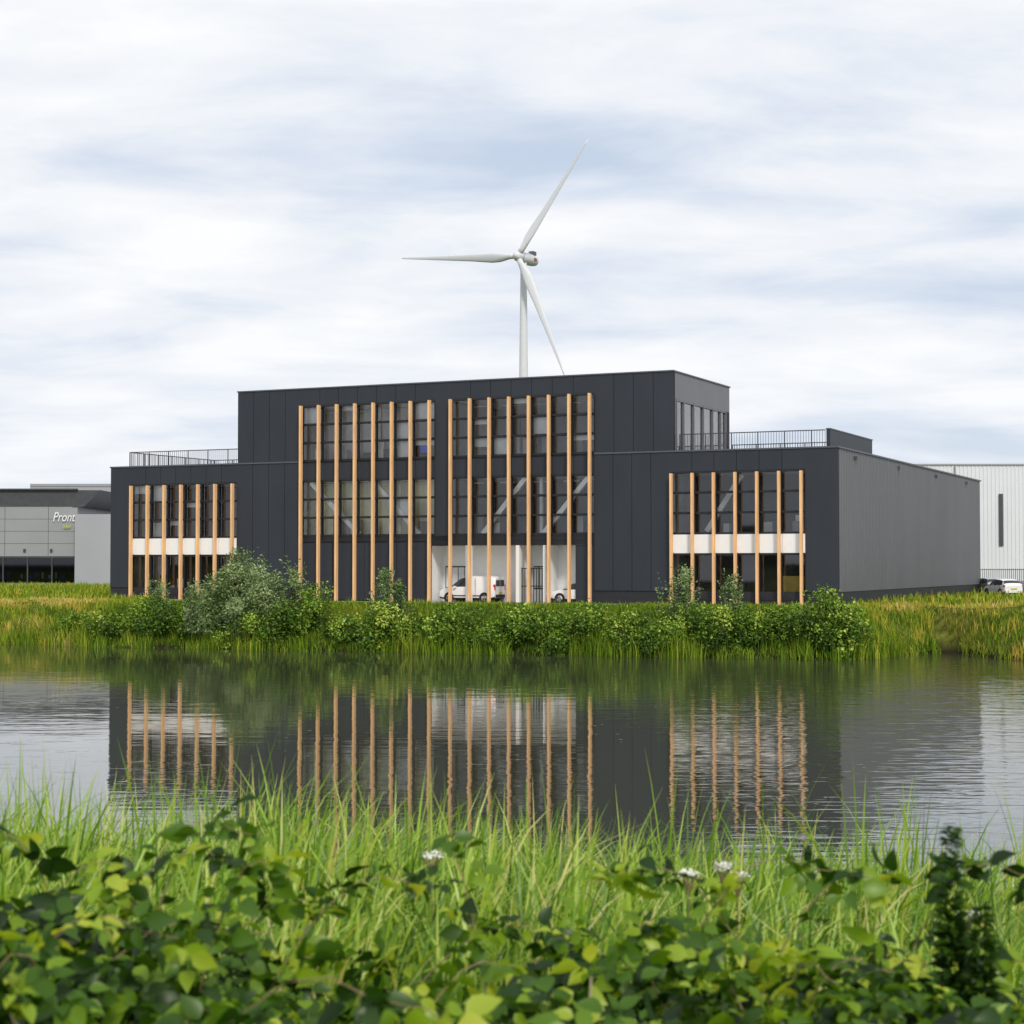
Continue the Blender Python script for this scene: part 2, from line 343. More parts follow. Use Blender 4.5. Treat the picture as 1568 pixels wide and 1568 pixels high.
# ------------------------------------------------------------ vehicles
M_carw=pmat('white_car_paint',(.86,.86,.86),.25,0,.01); M_carw.node_tree.nodes['Principled BSDF'].inputs['Coat Weight'].default_value=.5
M_cars=pmat('silver_car_paint',(.45,.46,.48),.3,.5,.01); M_tyre=pmat('tyre_rubber',(.02,.02,.02),.85)
M_rim=pmat('alloy_rim',(.4,.4,.42),.35,.7,.02); M_cg=pmat('car_glass',(.02,.025,.03),.05,0,.05); M_red=pmat('tail_lamp_red',(.6,.01,.01),.3)
M_trimb=pmat('black_plastic',(.025,.025,.027),.6); M_lamp=pmat('head_lamp',(.7,.7,.72),.15); M_plate=pmat('yellow_plate',(.7,.5,.05),.5)
def vehicle(name,kind,loc,rz,paint):
    e=empty(name,loc,rz)
    if kind=='van':
        L,w=4.4,.90; wb0,wb1=.85,3.6
        st=[(0,.40,.60,.62,.72),(.06,.28,.74,.76,.82),(.35,.22,.90,.95,.88),(.95,.2,1.03,1.10,.9),(1.25,.2,1.06,1.36,.9),(1.70,.2,1.08,1.70,.9),(2.15,.2,1.09,1.82,.9),(2.35,.2,1.09,1.83,.9),(3.3,.2,1.10,1.84,.9),(4.1,.22,1.10,1.82,.9),(4.33,.25,1.08,1.76,.89),(4.4,.32,1.05,1.66,.86)]
        side=[3,4,5]; ws=[3,4]
    else:
        L,w=4.0,.85; wb0,wb1=.8,3.25
        st=[(0,.38,.55,.57,.66),(.08,.24,.68,.70,.78),(.35,.2,.80,.84,.83),(1.0,.18,.90,.96,.85),(1.35,.18,.92,1.18,.85),(1.75,.18,.93,1.40,.85),(2.2,.18,.94,1.46,.85),(2.6,.18,.95,1.46,.85),(3.2,.2,.97,1.42,.85),(3.55,.22,.98,1.34,.85),(3.85,.28,.98,1.12,.82),(4.0,.38,.86,.90,.76)]
        side=[3,4,5,6,7,8]; ws=[3,4]
    V=[];F_=[];M_=[]
    for (x,z0,zb,zr,hw) in st:
        gh=zr-zb; rw=hw-.05-.20*min(gh,.6)
        half=[(0,z0),(hw*.9,z0),(hw,z0+.12),(hw*1.0,(z0+zb)/2+.05),(hw-.03,zb),(rw,zr-.05 if gh>.12 else zb+gh*.6),(rw*.75,zr),(0,zr+.015)]
        ring=[(y,z) for y,z in half]+[(-y,z) for y,z in half[-2:0:-1]]
        V+=[(x,y,z) for y,z in ring]
    R=14
    for i in range(len(st)-1):
        for j in range(R):
            a=i*R+j;b_=i*R+(j+1)%R
            m=0
            if j in (4,9) and i in side: m=1
            if j in (5,6,7,8) and i in ws: m=1
            if kind!='van' and j in (5,6,7,8) and i==9: m=1
            if j in (0,1,12,13): m=2
            F_.append([a,a+R,b_+R,b_]); M_.append(m)
    me=bpy.data.meshes.new('body'); 
    capn=list(range(R)); cape=[(len(st)-1)*R+j for j in range(R)][::-1]
    me.from_pydata(V,[],F_+[capn,cape]); 
    for m in (paint,M_cg,M_trimb): me.materials.append(m)
    me.polygons.foreach_set('material_index',M_+[0,0])
    me.polygons.foreach_set('use_smooth',[True]*len(F_)+[False,False]); me.update()
    ob=link(bpy.data.objects.new('body',me),e); md=ob.modifiers.new('b','BEVEL'); md.width=.02; md.segments=2; md.limit_method='ANGLE'; md.angle_limit=.6
    d=Geo()
    x1=L
    if kind=='van':
        d.box(x1-.035,x1+.012,-.66,-.04,1.12,1.55,1); d.box(x1-.035,x1+.012,.04,.66,1.12,1.55,1)
        for s in (-1,1):
            d.box(x1-.12,x1+.014,s*.80-.06,s*.80+.06,.85,1.25,2)
            d.box(2.28,2.30,s*.905-.01,s*.905+.01,.35,1.1,3); d.box(2.9,2.92,s*.9-.012,s*.9+.012,.35,1.7,3)
            d.box(.9,3.7,s*.895-.02,s*.895+.02,.42,.50,0)
    else:
        for s in (-1,1):
            d.box(x1-.25,x1-.03,s*.74-.07,s*.74+.06,.80,.96,2)
            for xx in (1.45,2.35,3.15): d.box(xx,xx+.012,s*.85-.006,s*.85+.006,.3,.95,3)
            for xx in (2.33,3.12): d.box(xx,xx+.06,s*.79-.04,s*.79+.04,.95,1.38,0)
    d.box(x1-.06,x1+.05,-.72,.72,.34,.55,0 if kind=='van' else 4); d.box(-.03,.1,-.6,.6,.3,.44,0)
    d.box(x1+.0,x1+.056,-.26,.26,.62,.73,5)
    for s in (-1,1):
        d.box(.03,.3,s*.66-.1,s*.66+.1,.64,.78,6)
        d.box(1.25,1.45,s*(w+.09)-.08,s*(w+.09)+.08,1.0,1.14,4)
    d.make('trim_and_lamps',[M_trimb,M_cg,M_red,M_trimb,paint,M_plate,M_lamp],e)
    WV=[];WF=[];WM=[]
    for xx in (wb0,wb1):
        for s in (-1,1):
            n=24
            def ringv(rr,y):
                b0=len(WV)
                for k in range(n): an=2*math.pi*k/n; WV.append((xx+rr*math.cos(an),y,.32+rr*math.sin(an)))
                return b0
            o_=s*(w+.02)
            rs=[ringv(.315,s*(w-.2)),ringv(.32,o_-s*.02),ringv(.30,o_),ringv(.215,o_),ringv(.2,o_-s*.03),ringv(.06,o_-s*.02),ringv(.005,o_-s*.015)]
            mm=[0,0,0,1,1,1]
            for q in range(6):
                for k in range(n):
                    k2=(k+1)%n; WF.append([rs[q]+k,rs[q]+k2,rs[q+1]+k2,rs[q+1]+k])
                    WM.append(mm[q] if not(q==4 and k%5 in(0,1)) else 0)
            a=ringv(.385,s*(w+.006)); b2=ringv(.30,s*(w+.008))
            for k in range(n):
                k2=(k+1)%n; WF.append([a+k,a+k2,b2+k2,b2+k]); WM.append(0)
    quadmesh('wheels',WV,WF,[M_tyre,M_rim],e,mi=WM)
    return e
def bl(u,v): 
    c,s=math.cos(ang),math.sin(ang); return (bd.location.x+(u*c-v*s)*K, bd.location.y+(u*s+v*c)*K)
p=bl(22.1,.92); vehicle('parked_van','van',(p[0],p[1],.03),ang,M_carw)
p=bl(28.75,.9); vehicle('parked_car','car',(p[0],p[1],.03),ang,M_carw)
vehicle('parked_car','car',(39.9,146,.03),math.radians(-80),M_carw)
vehicle('parked_car','car',(42.3,159,.03),math.radians(-82),M_cars)
vehicle('parked_car','car',(46.2,158,.03),math.radians(-82),M_cars)

# ------------------------------------------------------------ background buildings
M_lg=pmat('light_grey_cladding',(.38,.39,.41),.5,0,.04,.2); M_mg=pmat('mid_grey_cladding',(.32,.325,.335),.5,0,.04,.2); M_dg=pmat('dark_fascia',(.06,.065,.07),.5)
M_lw=pmat('white_steel_cladding',(.72,.74,.77),.5,0,.03,.2)
M_sign=pmat('sign_white',(.88,.88,.88),.5,0,.01); M_sy=pmat('sign_yellow',(.6,.65,.05),.5,0,.01)
wl=empty('warehouse')
g=Geo()
g.box(-150,-57,230,290,0,10.3,1); g.box(-150,-57.6,229.9,230,10.3,12.4,2); g.box(-150,-57.6,230,290,10.301,12.0,2)
g.box(-150,-56.9,229.5,230-.003,12.4,12.6,2)
n=len(g.V); 
for (x,z) in ((-57.6,12.4),(-53.9,12.4),(-56.2,10.2),(-57.6,10.2)): g.V.append((x,229.9,z))
for (x,z) in ((-57.6,12.4),(-53.9,12.4),(-56.2,10.2),(-57.6,10.2)): g.V.append((x,262,z))
for f in ((0,3,2,1),(4,5,6,7),(0,1,5,4),(1,2,6,5),(2,3,7,6)): g.F.append([n+i for i in f]); g.M.append(2)
g.box(-56.8,-40,228,260,0,9.2,0); g.box(-72,-30,262,300,0,14.6,0); g.box(-72,-30,261.9,262,14.3,14.7,1)
for i in range(12):
    x=-60.8-i*5.7; g.box(x,x+.03,229.97,229.998,3.8,10.3,3)
for z in (5.4,7.0,8.6): g.box(-150,-57.02,229.98,229.997,z,z+.025,3)
g.box(-150,-57.2,229.7,229.95,3.55,3.75,2)
for i in range(9): g.box(-57-3.2*i-.08,-57-3.2*i+.08,229.7,229.95,.2,3.55,2)
for x in (-64,-60.5): g.box(x,x+.3,229.8,229.95,4.3,4.7,2)
g.make('warehouse_walls',[M_lg,M_mg,M_dg,M_joint],wl)
g=Geo(); g.quad((-90,229.85,.3),(-57.3,229.85,.3),(-57.3,229.85,3.55),(-90,229.85,3.55)); g.make('shop_glazing',[M_bgglass],wl)
g=Geo(); g.box(-90,-57.3,229.87,229.9,.3,3.55,0); 
for i in range(10): x=-67+i*.9; g.box(x,x+random.uniform(.2,.6),229.86,229.869,.8,.8+random.uniform(.3,1),random.choice([1,0,2]))
g.make('shop_interior',[M_intd,M_blue,M_pale],wl)
def text(s,loc,size,mat,parent):
    c=bpy.data.curves.new(s,'FONT'); c.body=s; c.size=size; c.shear=.3; c.extrude=.03; c.materials.append(mat)
    o=bpy.data.objects.new('sign_lettering',c); o.location=loc; o.rotation_euler=(math.pi/2,0,0); o.scale=(.72,1,1); link(o,parent)
text('Pront',(-60.2,229.8,8.3),1.75,M_sign,wl); text('lease',(-58.9,229.8,7.4),.75,M_sy,wl)
wr=empty('white_warehouse')
g=Geo(); g.box(48,140,222,270,0,15.2,0); g.box(47.9,140,221.85,270,15.2,15.4,1)
x=48.2
while x<90: g.box(x,x+.12,221.93,221.999,0.6,15.19,0); x+=.5
for xx in (61.6,67.8): g.box(xx,xx+.5,221.8,221.92,5.0,11.6,2); 
g.box(56,56.15,221.75,221.9,.2,15.1,1); g.box(48,140,221.8,221.92,0,.6,3)
g.make('warehouse_walls',[M_lw,M_mg,M_dg,M_mg],wr)
fe=empty('bar_fence'); g=Geo()
x=50
while x<70: g.box(x,x+.05,199,199.05,0,2.2,0); x+=.22
g.box(50,70,198.97,199.0,2.05,2.12,0); g.box(50,70,198.97,199.0,.3,.36,0)
g.make('bars',[M_rail],fe)

# ------------------------------------------------------------ wind turbine
M_turb=pmat('turbine_white',(.70,.71,.74),.5,0,.02); M_tred=pmat('turbine_red',(.35,.06,.06),.5); M_tgrey=pmat('turbine_grey',(.16,.17,.18),.6)
TD=600
wt=empty('wind_turbine',(4.0,TD+4,0))
def loft(name,rings,mat,parent,cap=True):
    V=[];F_=[];n=len(rings[0])
    for rg in rings: V+=[tuple(p) for p in rg]
    for i in range(len(rings)-1):
        for j in range(n): F_.append([i*n+j,i*n+(j+1)%n,(i+1)*n+(j+1)%n,(i+1)*n+j])
    me=bpy.data.meshes.new(name); me.from_pydata(V,[],F_+([list(range(n))[::-1],list(range((len(rings)-1)*n,len(rings)*n))] if cap else []))
    me.materials.append(mat); me.polygons.foreach_set('use_smooth',[True]*len(F_)+([False]*2 if cap else [])); me.update()
    return link(bpy.data.objects.new(name,me),parent)
def circ(c,rx,rz,ax='z',n=24):
    out=[]
    for k in range(n):
        a=2*math.pi*k/n
        out.append((c[0]+rx*math.cos(a),c[1]+rz*math.sin(a),c[2]) if ax=='z' else (c[0]+rx*math.cos(a),c[1],c[2]+rz*math.sin(a)))
    return out
loft('tower',[circ((0,0,z),r_,r_) for z,r_ in ((0,2.0),(60,1.6),(104,1.1),(107,1.1))],M_turb,wt)
yaw=math.radians(-28)
nac=bpy.data.objects.new('nacelle_assembly',None); link(nac,wt); nac.location=(0,0,108.6); nac.rotation_euler=(0,0,yaw)
loft('nacelle',[circ((0,y,0),a,b_,'y',16) for y,a,b_ in ((-2.6,1.2,1.2),(-1.5,1.9,1.9),(2,2.1,2.1),(6,2.0,2.0),(8.5,1.5,1.6),(9,1,1.1))],M_turb,nac)
loft('spinner',[circ((0,y,0),a,a,'y',20) for y,a in ((-6.2,.1),(-6.0,.8),(-5.2,1.5),(-4,1.9),(-2.7,1.9))],M_turb,nac)
g=Geo(); g.box(-.9,.9,5.5,8.0,1.9,3.2,0); g.box(1.9,2.12,4.0,6.0,-.5,.5,1); g.make('nacelle_cooler',[M_tgrey,M_tred],nac)
for k,adeg in enumerate((53.5,176.5,-66.5)):
    a=math.radians(adeg); d=Vector((math.cos(a)/1.0,0,math.sin(a))); ch=Vector((-d.z,0,d.x))*1.0
    rings=[]
    for (s,c,th) in ((1,2.0,2.0),(3,2.0,1.9),(7,3.2,1.2),(10,3.5,.9),(18,2.5,.6),(28,1.7,.4),(38,1.05,.25),(44,.6,.14),(46,.25,.05)):
        rg=[]
        for q in range(14):
            an=2*math.pi*q/14; px=math.cos(an)*.5*c + (.12*c if s>5 else 0); py=math.sin(an)*.5*th
            tw=math.radians(18-s*.35)
            v_=d*s+ch*(px*math.cos(tw)-py*math.sin(tw))+Vector((0,1,0))*(px*math.sin(tw)+py-s*s*.0006)
            rg.append((v_.x,v_.y-4.2,v_.z))
        rings.append(rg)
    loft('blade_%d'%(k+1),rings,M_turb,nac)

# ------------------------------------------------------------ vegetation
def norm(v): return v/np.maximum(np.linalg.norm(v,axis=1,keepdims=True),1e-6)
def blades(P,h,w,az,bend,segs=4,droop=.35):
    n=len(P); L=np.stack([np.cos(az),np.sin(az),np.zeros(n)],1)
    fa=az+math.pi/2+rng.uniform(-.9,.9,n); S=np.stack([np.cos(fa),np.sin(fa),np.zeros(n)],1)
    V=[]
    for k in range(segs+1):
        t_=k/segs; wd=w*(1-t_**1.6)*(.55+.45*min(1,t_*4))+.0004
        c=P+L*(h*bend*t_**2)[:,None]; c[:,2]+=h*(t_-droop*bend*t_**3)
        V.append(c-S*(wd/2)[:,None]); V.append(c+S*(wd/2)[:,None])
    V=np.stack(V,1); m=V.shape[1]
    base=(np.arange(n)*m)[:,None]
    F_=np.concatenate([np.stack([base[:,0]+2*k,base[:,0]+2*k+1,base[:,0]+2*k+3,base[:,0]+2*k+2],1) for k in range(segs)])
    return V.reshape(-1,3),F_,m
def leaves(P,D_,Nn,L,Wd,kind='simple',curl=.15):
    n=len(P); D_=norm(D_); S=norm(np.cross(D_,Nn)); U=np.cross(S,D_)
    if kind=='simple':
        tab=[(0,0),(.5,1),(1,0),(.5,-1)]
        V=np.stack([P+D_*(L*a)[:,None]+S*(Wd*.5*b_)[:,None]+U*(L*(-.1 if a==1 else .06*(a>0)))[:,None] for a,b_ in tab],1)
        F_=(np.arange(n)*4)[:,None]+np.array([[0,1,2,3]]); return V.reshape(-1,3),F_,4
    st=[(0,.12),(.2,.82),(.42,1.0),(.65,.78),(.85,.36),(1,.03)]
    V=[]
    for a,wv in st:
        c=P+D_*(L*a)[:,None]-U*(L*curl*a*a)[:,None]
        e=S*(Wd*.5*wv)[:,None]; up=U*(Wd*.16*wv)[:,None]
        V+= [c-e+up,c,c+e+up]
    V=np.stack(V,1); b0=(np.arange(n)*18)
    F_=np.concatenate([np.stack([b0+3*k+j,b0+3*k+j+1,b0+3*k+j+4,b0+3*k+j+3],1) for k in range(5) for j in (0,1)])
    return V.reshape(-1,3),F_,18
class Veg:
    def __init__(s): s.V=[];s.F=[];s.A=[];s.n=0
    def add(s,VF,var):
        V,F_,m=VF; s.V.append(V); s.F.append(F_+s.n); s.A.append(np.repeat(var,m)); s.n+=len(V)
    def make(s,name,mat,smooth=False): return quadmesh(name,np.concatenate(s.V),np.concatenate(s.F),mat,None,np.clip(np.concatenate(s.A),0,1),smooth)

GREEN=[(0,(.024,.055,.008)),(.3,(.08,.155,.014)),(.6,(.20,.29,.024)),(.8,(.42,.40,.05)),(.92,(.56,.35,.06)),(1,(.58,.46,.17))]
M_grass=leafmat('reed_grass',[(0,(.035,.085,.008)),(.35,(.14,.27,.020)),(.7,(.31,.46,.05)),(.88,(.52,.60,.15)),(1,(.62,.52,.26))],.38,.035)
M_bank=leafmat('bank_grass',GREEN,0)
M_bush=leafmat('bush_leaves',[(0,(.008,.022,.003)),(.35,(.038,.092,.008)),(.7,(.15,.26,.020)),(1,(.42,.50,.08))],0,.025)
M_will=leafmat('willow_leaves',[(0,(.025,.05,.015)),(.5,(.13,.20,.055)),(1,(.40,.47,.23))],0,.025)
M_bram=leafmat('bramble_leaves',[(0,(.004,.013,.0015)),(.3,(.020,.058,.004)),(.6,(.075,.165,.009)),(.82,(.23,.36,.018)),(1,(.48,.54,.06))],.38,.03)
M_stem=pmat('plant_stem',(.22,.16,.07),.7); M_dry=pmat('dry_stem',(.50,.42,.25),.7); M_flow=pmat('umbel_white',(.8,.8,.7),.7)

v=Veg(); n=90000
x=rng.uniform(-50,50,n); tt=rng.uniform(0,1,n)**1.0*10-.5
y=yfar(x)+tt; keep=np.ones(n,bool)
P=np.stack([x,y,ground(x,y)],1)
cl=vnoise(x,y,.8,5)+.6*vnoise(x,y,2.7,9)
h=rng.uniform(.25,.85,n)*(1+.55*cl)*np.where(tt>4.2,.42,1)
c_,s_=math.cos(-ang),math.sin(-ang); dx,dy=x-bd.location.x,y-bd.location.y
uu=(dx*c_-dy*s_)/K; vv=(dx*s_+dy*c_)/K
keep&=~((uu>-4)&(uu<44.6)&(vv>-2.1))
P=P[keep];h=h[keep];x=x[keep];cl=cl[keep];tt=tt[keep]
pat=vnoise(x*.6,tt*2,.9,3)
var=.38+.20*cl+rng.uniform(-.2,.25,len(P))+(.24+.22*pat)*sstep((-26-x)/4)+(.20+.20*pat)*sstep((x-20)/4)+.2*(tt>4)*sstep((abs(x+3)-22)/5)
v.add(blades(P,h,rng.uniform(.03,.07,len(P)),rng.uniform(0,6.28,len(P)),rng.uniform(.1,.6,len(P)),3),var)
for (xa,xb,ya,yb,nn,dv) in ((-75,-26,118,215,38000,.10),(19,75,106,200,42000,.14)):
    x=rng.uniform(xa,xb,nn); y=ya+(yb-ya)*rng.uniform(0,1,nn)**1.3
    dx,dy=x-bd.location.x,y-bd.location.y; uu=(dx*c_-dy*s_)/K; vv=(dx*s_+dy*c_)/K
    k2=(y>yfar(x)+8)&~((uu>-1)&(uu<44.7)&(vv>-2.1))&~((uu>46.5)&(vv>30)&(vv<60))&~((uu>0)&(uu<44.8)&(vv>0))
    x=x[k2];y=y[k2]; P=np.stack([x,y,ground(x,y)],1); cl=vnoise(x,y,.35,5)+.6*vnoise(x,y,1.7,9)
    v.add(blades(P,rng.uniform(.2,.7,len(P))*(1+.4*cl),rng.uniform(.05,.13,len(P)),rng.uniform(0,6.28,len(P)),rng.uniform(.1,.6,len(P)),3),.46+dv*.6+.26*cl+rng.uniform(-.2,.2,len(P)))
v.make('bank_grass',M_bank)
v=Veg(); n=20000
x=rng.uniform(-50,50,n); tt=rng.uniform(-.9,1.6,n); dens=vnoise(x,0*x,.5,3)+.5*vnoise(x,0*x,1.9,4); k2=dens>-.15
x=x[k2];tt=tt[k2];dens=dens[k2]; y=yfar(x)+tt; P=np.stack([x,y,np.maximum(ground(x,y),WATER-.1)],1)
v.add(blades(P,rng.uniform(.5,1.4,len(P))*(1+.5*dens),rng.uniform(.025,.06,len(P)),rng.uniform(0,6.28,len(P)),rng.uniform(.05,.5,len(P)),3),.35+.15*dens+rng.uniform(-.25,.3,len(P)))
v.make('shore_reeds',M_bank)

def bush(name,xc,t_off,topz,hw,n,mat,sparse=False,leaf=.11):
    yc=float(yfar(xc))+t_off; z0=float(ground(xc,yc))-.05; H=topz-z0
    nl=max(9,int(hw*9)); V=Veg()
    cx=rng.normal(0,.5,nl)*hw; cy=rng.normal(0,.45,nl)*min(hw,1.8); cz=z0+H*rng.uniform(.12,.9,nl)
    fall=1-.6*(np.abs(cx)/(hw*1.3))**2; cz=z0+(cz-z0)*np.clip(fall,.3,1)
    rr=(.20 if sparse else .34)*min(hw,1.6)*rng.uniform(.6,1.3,nl)+.1
    ci=rng.integers(0,nl,n); d=norm(rng.normal(size=(n,3))); rad=rr[ci]*rng.uniform(.25,1,n)**.5*(1+.35*rng.normal(size=n)*.5)
    P=np.stack([xc+cx[ci],yc+cy[ci],cz[ci]],1)+d*rad[:,None]*np.array([1,1,1.15])
    P[:,2]=np.clip(P[:,2],z0,None)
    Nn=norm(d+np.array([0,-.2,.9])+rng.normal(size=(n,3))*.5); D_=rng.normal(size=(n,3))+d*.6
    L=leaf*rng.uniform(.6,1.4,n)
    tone=rng.uniform(-.1,.1)
    var=.36+tone+.5*rng.uniform(-1,1,nl)[ci]*.6+rng.uniform(-.25,.3,n)+.25*(P[:,2]-z0)/H  # lighter towards the top: highlights put into the leaf colour
    V.add(leaves(P,D_,Nn,L,L*(.42 if mat is M_will else .7)),var)
    m=int(hw*26)+8; sx=xc+rng.normal(0,.55,m)*hw; sy=yc+rng.normal(0,.4,m); az=rng.uniform(0,6.28,m)
    sh=(topz-z0)*rng.uniform(.6,1.08,m)*np.clip(1-.6*((sx-xc)/(hw*1.4))**2,.35,1)
    PP=np.stack([sx,sy,np.full(m,z0)],1); V.add(blades(PP,sh,np.full(m,.04),az,rng.uniform(.02,.2,m),4),rng.uniform(.1,.4,m))
    k=28; pi=np.repeat(np.arange(m),k); tq=rng.uniform(.35,1,m*k)
    bb=.11
    Q=PP[pi]+np.stack([np.cos(az[pi]),np.sin(az[pi]),0*tq],1)*(sh[pi]*bb*tq**2)[:,None]; Q[:,2]+=sh[pi]*tq
    dd=rng.normal(size=(m*k,3)); dd[:,2]=np.abs(dd[:,2])*.6
    L=leaf*rng.uniform(.7,1.5,m*k)
    V.add(leaves(Q,dd,norm(rng.normal(size=(m*k,3))+np.array([0,-.4,.8])),L,L*.45),.5+rng.uniform(-.3,.4,m*k))
    V.make(name,mat)
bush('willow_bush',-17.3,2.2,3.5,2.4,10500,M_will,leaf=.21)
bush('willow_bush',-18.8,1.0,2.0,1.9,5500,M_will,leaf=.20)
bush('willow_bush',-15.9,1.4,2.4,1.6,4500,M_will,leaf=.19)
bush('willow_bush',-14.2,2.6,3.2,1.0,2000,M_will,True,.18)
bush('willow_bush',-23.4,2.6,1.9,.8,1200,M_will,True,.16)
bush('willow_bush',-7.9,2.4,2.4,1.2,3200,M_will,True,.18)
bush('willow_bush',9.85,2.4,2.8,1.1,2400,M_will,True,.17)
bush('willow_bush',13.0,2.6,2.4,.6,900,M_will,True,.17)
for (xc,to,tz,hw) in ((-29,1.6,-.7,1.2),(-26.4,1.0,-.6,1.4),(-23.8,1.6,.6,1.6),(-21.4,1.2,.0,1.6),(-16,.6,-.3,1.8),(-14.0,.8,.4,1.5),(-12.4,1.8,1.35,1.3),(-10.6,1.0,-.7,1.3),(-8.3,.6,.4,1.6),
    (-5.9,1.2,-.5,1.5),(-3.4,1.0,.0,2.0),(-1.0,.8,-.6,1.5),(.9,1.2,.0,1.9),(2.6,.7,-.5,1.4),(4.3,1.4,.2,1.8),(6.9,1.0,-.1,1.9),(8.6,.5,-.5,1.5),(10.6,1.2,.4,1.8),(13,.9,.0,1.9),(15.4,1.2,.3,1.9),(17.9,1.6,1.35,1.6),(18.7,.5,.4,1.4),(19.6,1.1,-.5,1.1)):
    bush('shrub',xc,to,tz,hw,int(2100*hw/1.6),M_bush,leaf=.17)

# --- foreground reeds / grass
v=Veg(); n=38000
y=rng.uniform(5.0,16.5,n); x=rng.uniform(-1,1,n)*(.31*y+1.0)
tuft=vnoise(x,y,2.1,3)+.6*vnoise(x,y,5.3,7)
k2=rng.uniform(-1.2,1,n)<tuft+.42; k2&=~((y>13.2)&(x>.6)&(rng.uniform(0,1,n)<.75)); x=x[k2];y=y[k2];tuft=tuft[k2];n=len(x)
P=np.stack([x,y,ground(x,y)],1)
hx=np.interp(x,[-3,-1.5,0,1.2,3],[1.12,1.06,.95,.83,.78])
h=hx*rng.uniform(.45,1.1,n)*(1+.18*tuft)*np.interp(y,[5,6,8,13,16],[.78,.92,1.02,1.1,1.4])
wind=rng.normal(.4,1.3,n)
v.add(blades(P,h,rng.uniform(.010,.032,n),wind,rng.uniform(.08,.9,n),5,.45),.46+.18*tuft+rng.uniform(-.48,.46,n))
m=30; rx=rng.uniform(-3,3.4,m); ry=rng.uniform(8,12.5,m); kk=16; pi=np.repeat(np.arange(m),kk)
Pq=np.stack([rx[pi]+rng.normal(0,.06,m*kk),ry[pi]+rng.normal(0,.06,m*kk),ground(rx,ry)[pi]],1)
v.add(blades(Pq,np.interp(rx,[-3,0,3],[1.35,1.2,1.15])[pi]*rng.uniform(.7,1.1,m*kk),rng.uniform(.014,.03,m*kk),rng.uniform(0,6.28,m*kk),rng.uniform(.05,.5,m*kk),6,.4),.5+rng.uniform(-.3,.3,m*kk))
m=9000; y=rng.uniform(5,15,m); x=rng.uniform(-1,1,m)*(.31*y+1.0)
v.add(blades(np.stack([x,y,ground(x,y)],1),rng.uniform(.2,.5,m),rng.uniform(.012,.025,m),rng.uniform(0,6.28,m),rng.uniform(.2,.9,m),3),rng.uniform(.0,.6,m))
v.make('reed_grass',M_grass,True)

# --- brambles
zt_x=[-2.6,-1.4,-1.0,-.75,-.45,-.15,.05,.3,.6,.85,1.1,1.35,2.6]; zt_z=[1.81,1.84,1.86,1.76,1.57,1.57,1.70,1.72,1.68,1.72,1.68,1.58,1.62]
def brtop(x,y): return np.interp(x,zt_x,zt_z)-.22*np.maximum(0,y-4.3)-.05*np.maximum(0,3.8-y)+.07*vnoise(x,y,4.5,3)+.05*vnoise(x,y,11,8)
v=Veg()
def clusters(x,y,z,cv,sz,tN):
    nc=len(x); az=rng.uniform(0,6.28,nc)
    for k,(da,sf,off) in enumerate(((0,1.15,.03),(1.15,.9,.012),(-1.15,.9,.012),(2.2,.7,0),(-2.2,.7,0))):
        sel=np.ones(nc,bool) if k<3 else rng.uniform(0,1,nc)<.45
        a=az+da; D0=np.stack([np.cos(a),np.sin(a),rng.normal(0,.18,nc)-.12],1)
        D1=D0-tN*np.sum(D0*tN,1,keepdims=True)+rng.normal(size=(nc,3))*.15
        P=np.stack([x,y,z],1)+norm(D1)*off
        Nn=norm(tN+rng.normal(size=(nc,3))*.3)
        v.add(leaves(P[sel],D1[sel],Nn[sel],(sz*sf)[sel],(sz*sf*.68)[sel],'full',.3),(cv+rng.uniform(-.12,.12,nc))[sel])
nc=5600
x=rng.uniform(-2.4,2.4,nc); y=rng.uniform(2.9,5.4,nc); top=brtop(x,y)
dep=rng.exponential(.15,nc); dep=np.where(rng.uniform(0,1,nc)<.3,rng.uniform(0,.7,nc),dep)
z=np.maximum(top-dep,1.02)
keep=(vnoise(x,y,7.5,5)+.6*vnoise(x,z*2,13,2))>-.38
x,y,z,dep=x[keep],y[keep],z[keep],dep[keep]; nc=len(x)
cv=.53+.24*vnoise(x,y,3.3,2)+.14*vnoise(x,y,9,4)+rng.uniform(-.38,.40,nc)-1.1*np.clip(dep,0,.45)  # deeper leaves get a darker colour: thicket shade painted in
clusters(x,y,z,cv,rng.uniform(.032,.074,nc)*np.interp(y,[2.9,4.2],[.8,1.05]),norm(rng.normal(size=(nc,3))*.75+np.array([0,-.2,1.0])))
paths=[]; lx=[];ly=[];lz=[]
def cane(x0,y0,a,L,ht):
    pth=[(x0+math.cos(a)*L*t_,y0+math.sin(a)*L*t_*.6,1.0+ht*math.sin(min(1,t_*1.1)*math.pi*.60)) for t_ in np.linspace(0,1,10)]
    paths.append(pth)
    for q in range(int(14*L)+5):
        t_=random.uniform(.35,1)*9; i=min(8,int(t_)); f=t_-i
        pt=[pth[i][k]*(1-f)+pth[i+1][k]*f for k in range(3)]
        lx.append(pt[0]+random.uniform(-.04,.04)); ly.append(pt[1]+random.uniform(-.04,.04)); lz.append(pt[2]+random.uniform(-.03,.035))
for i in range(75):
    x0=random.uniform(-2,2);y0=random.uniform(3.2,5.2)
    a=random.uniform(0,6.28);L=random.uniform(.4,1.0)
    cane(x0,y0,a,L,float(brtop(x0,y0))-1.0+random.uniform(-.05,.12))
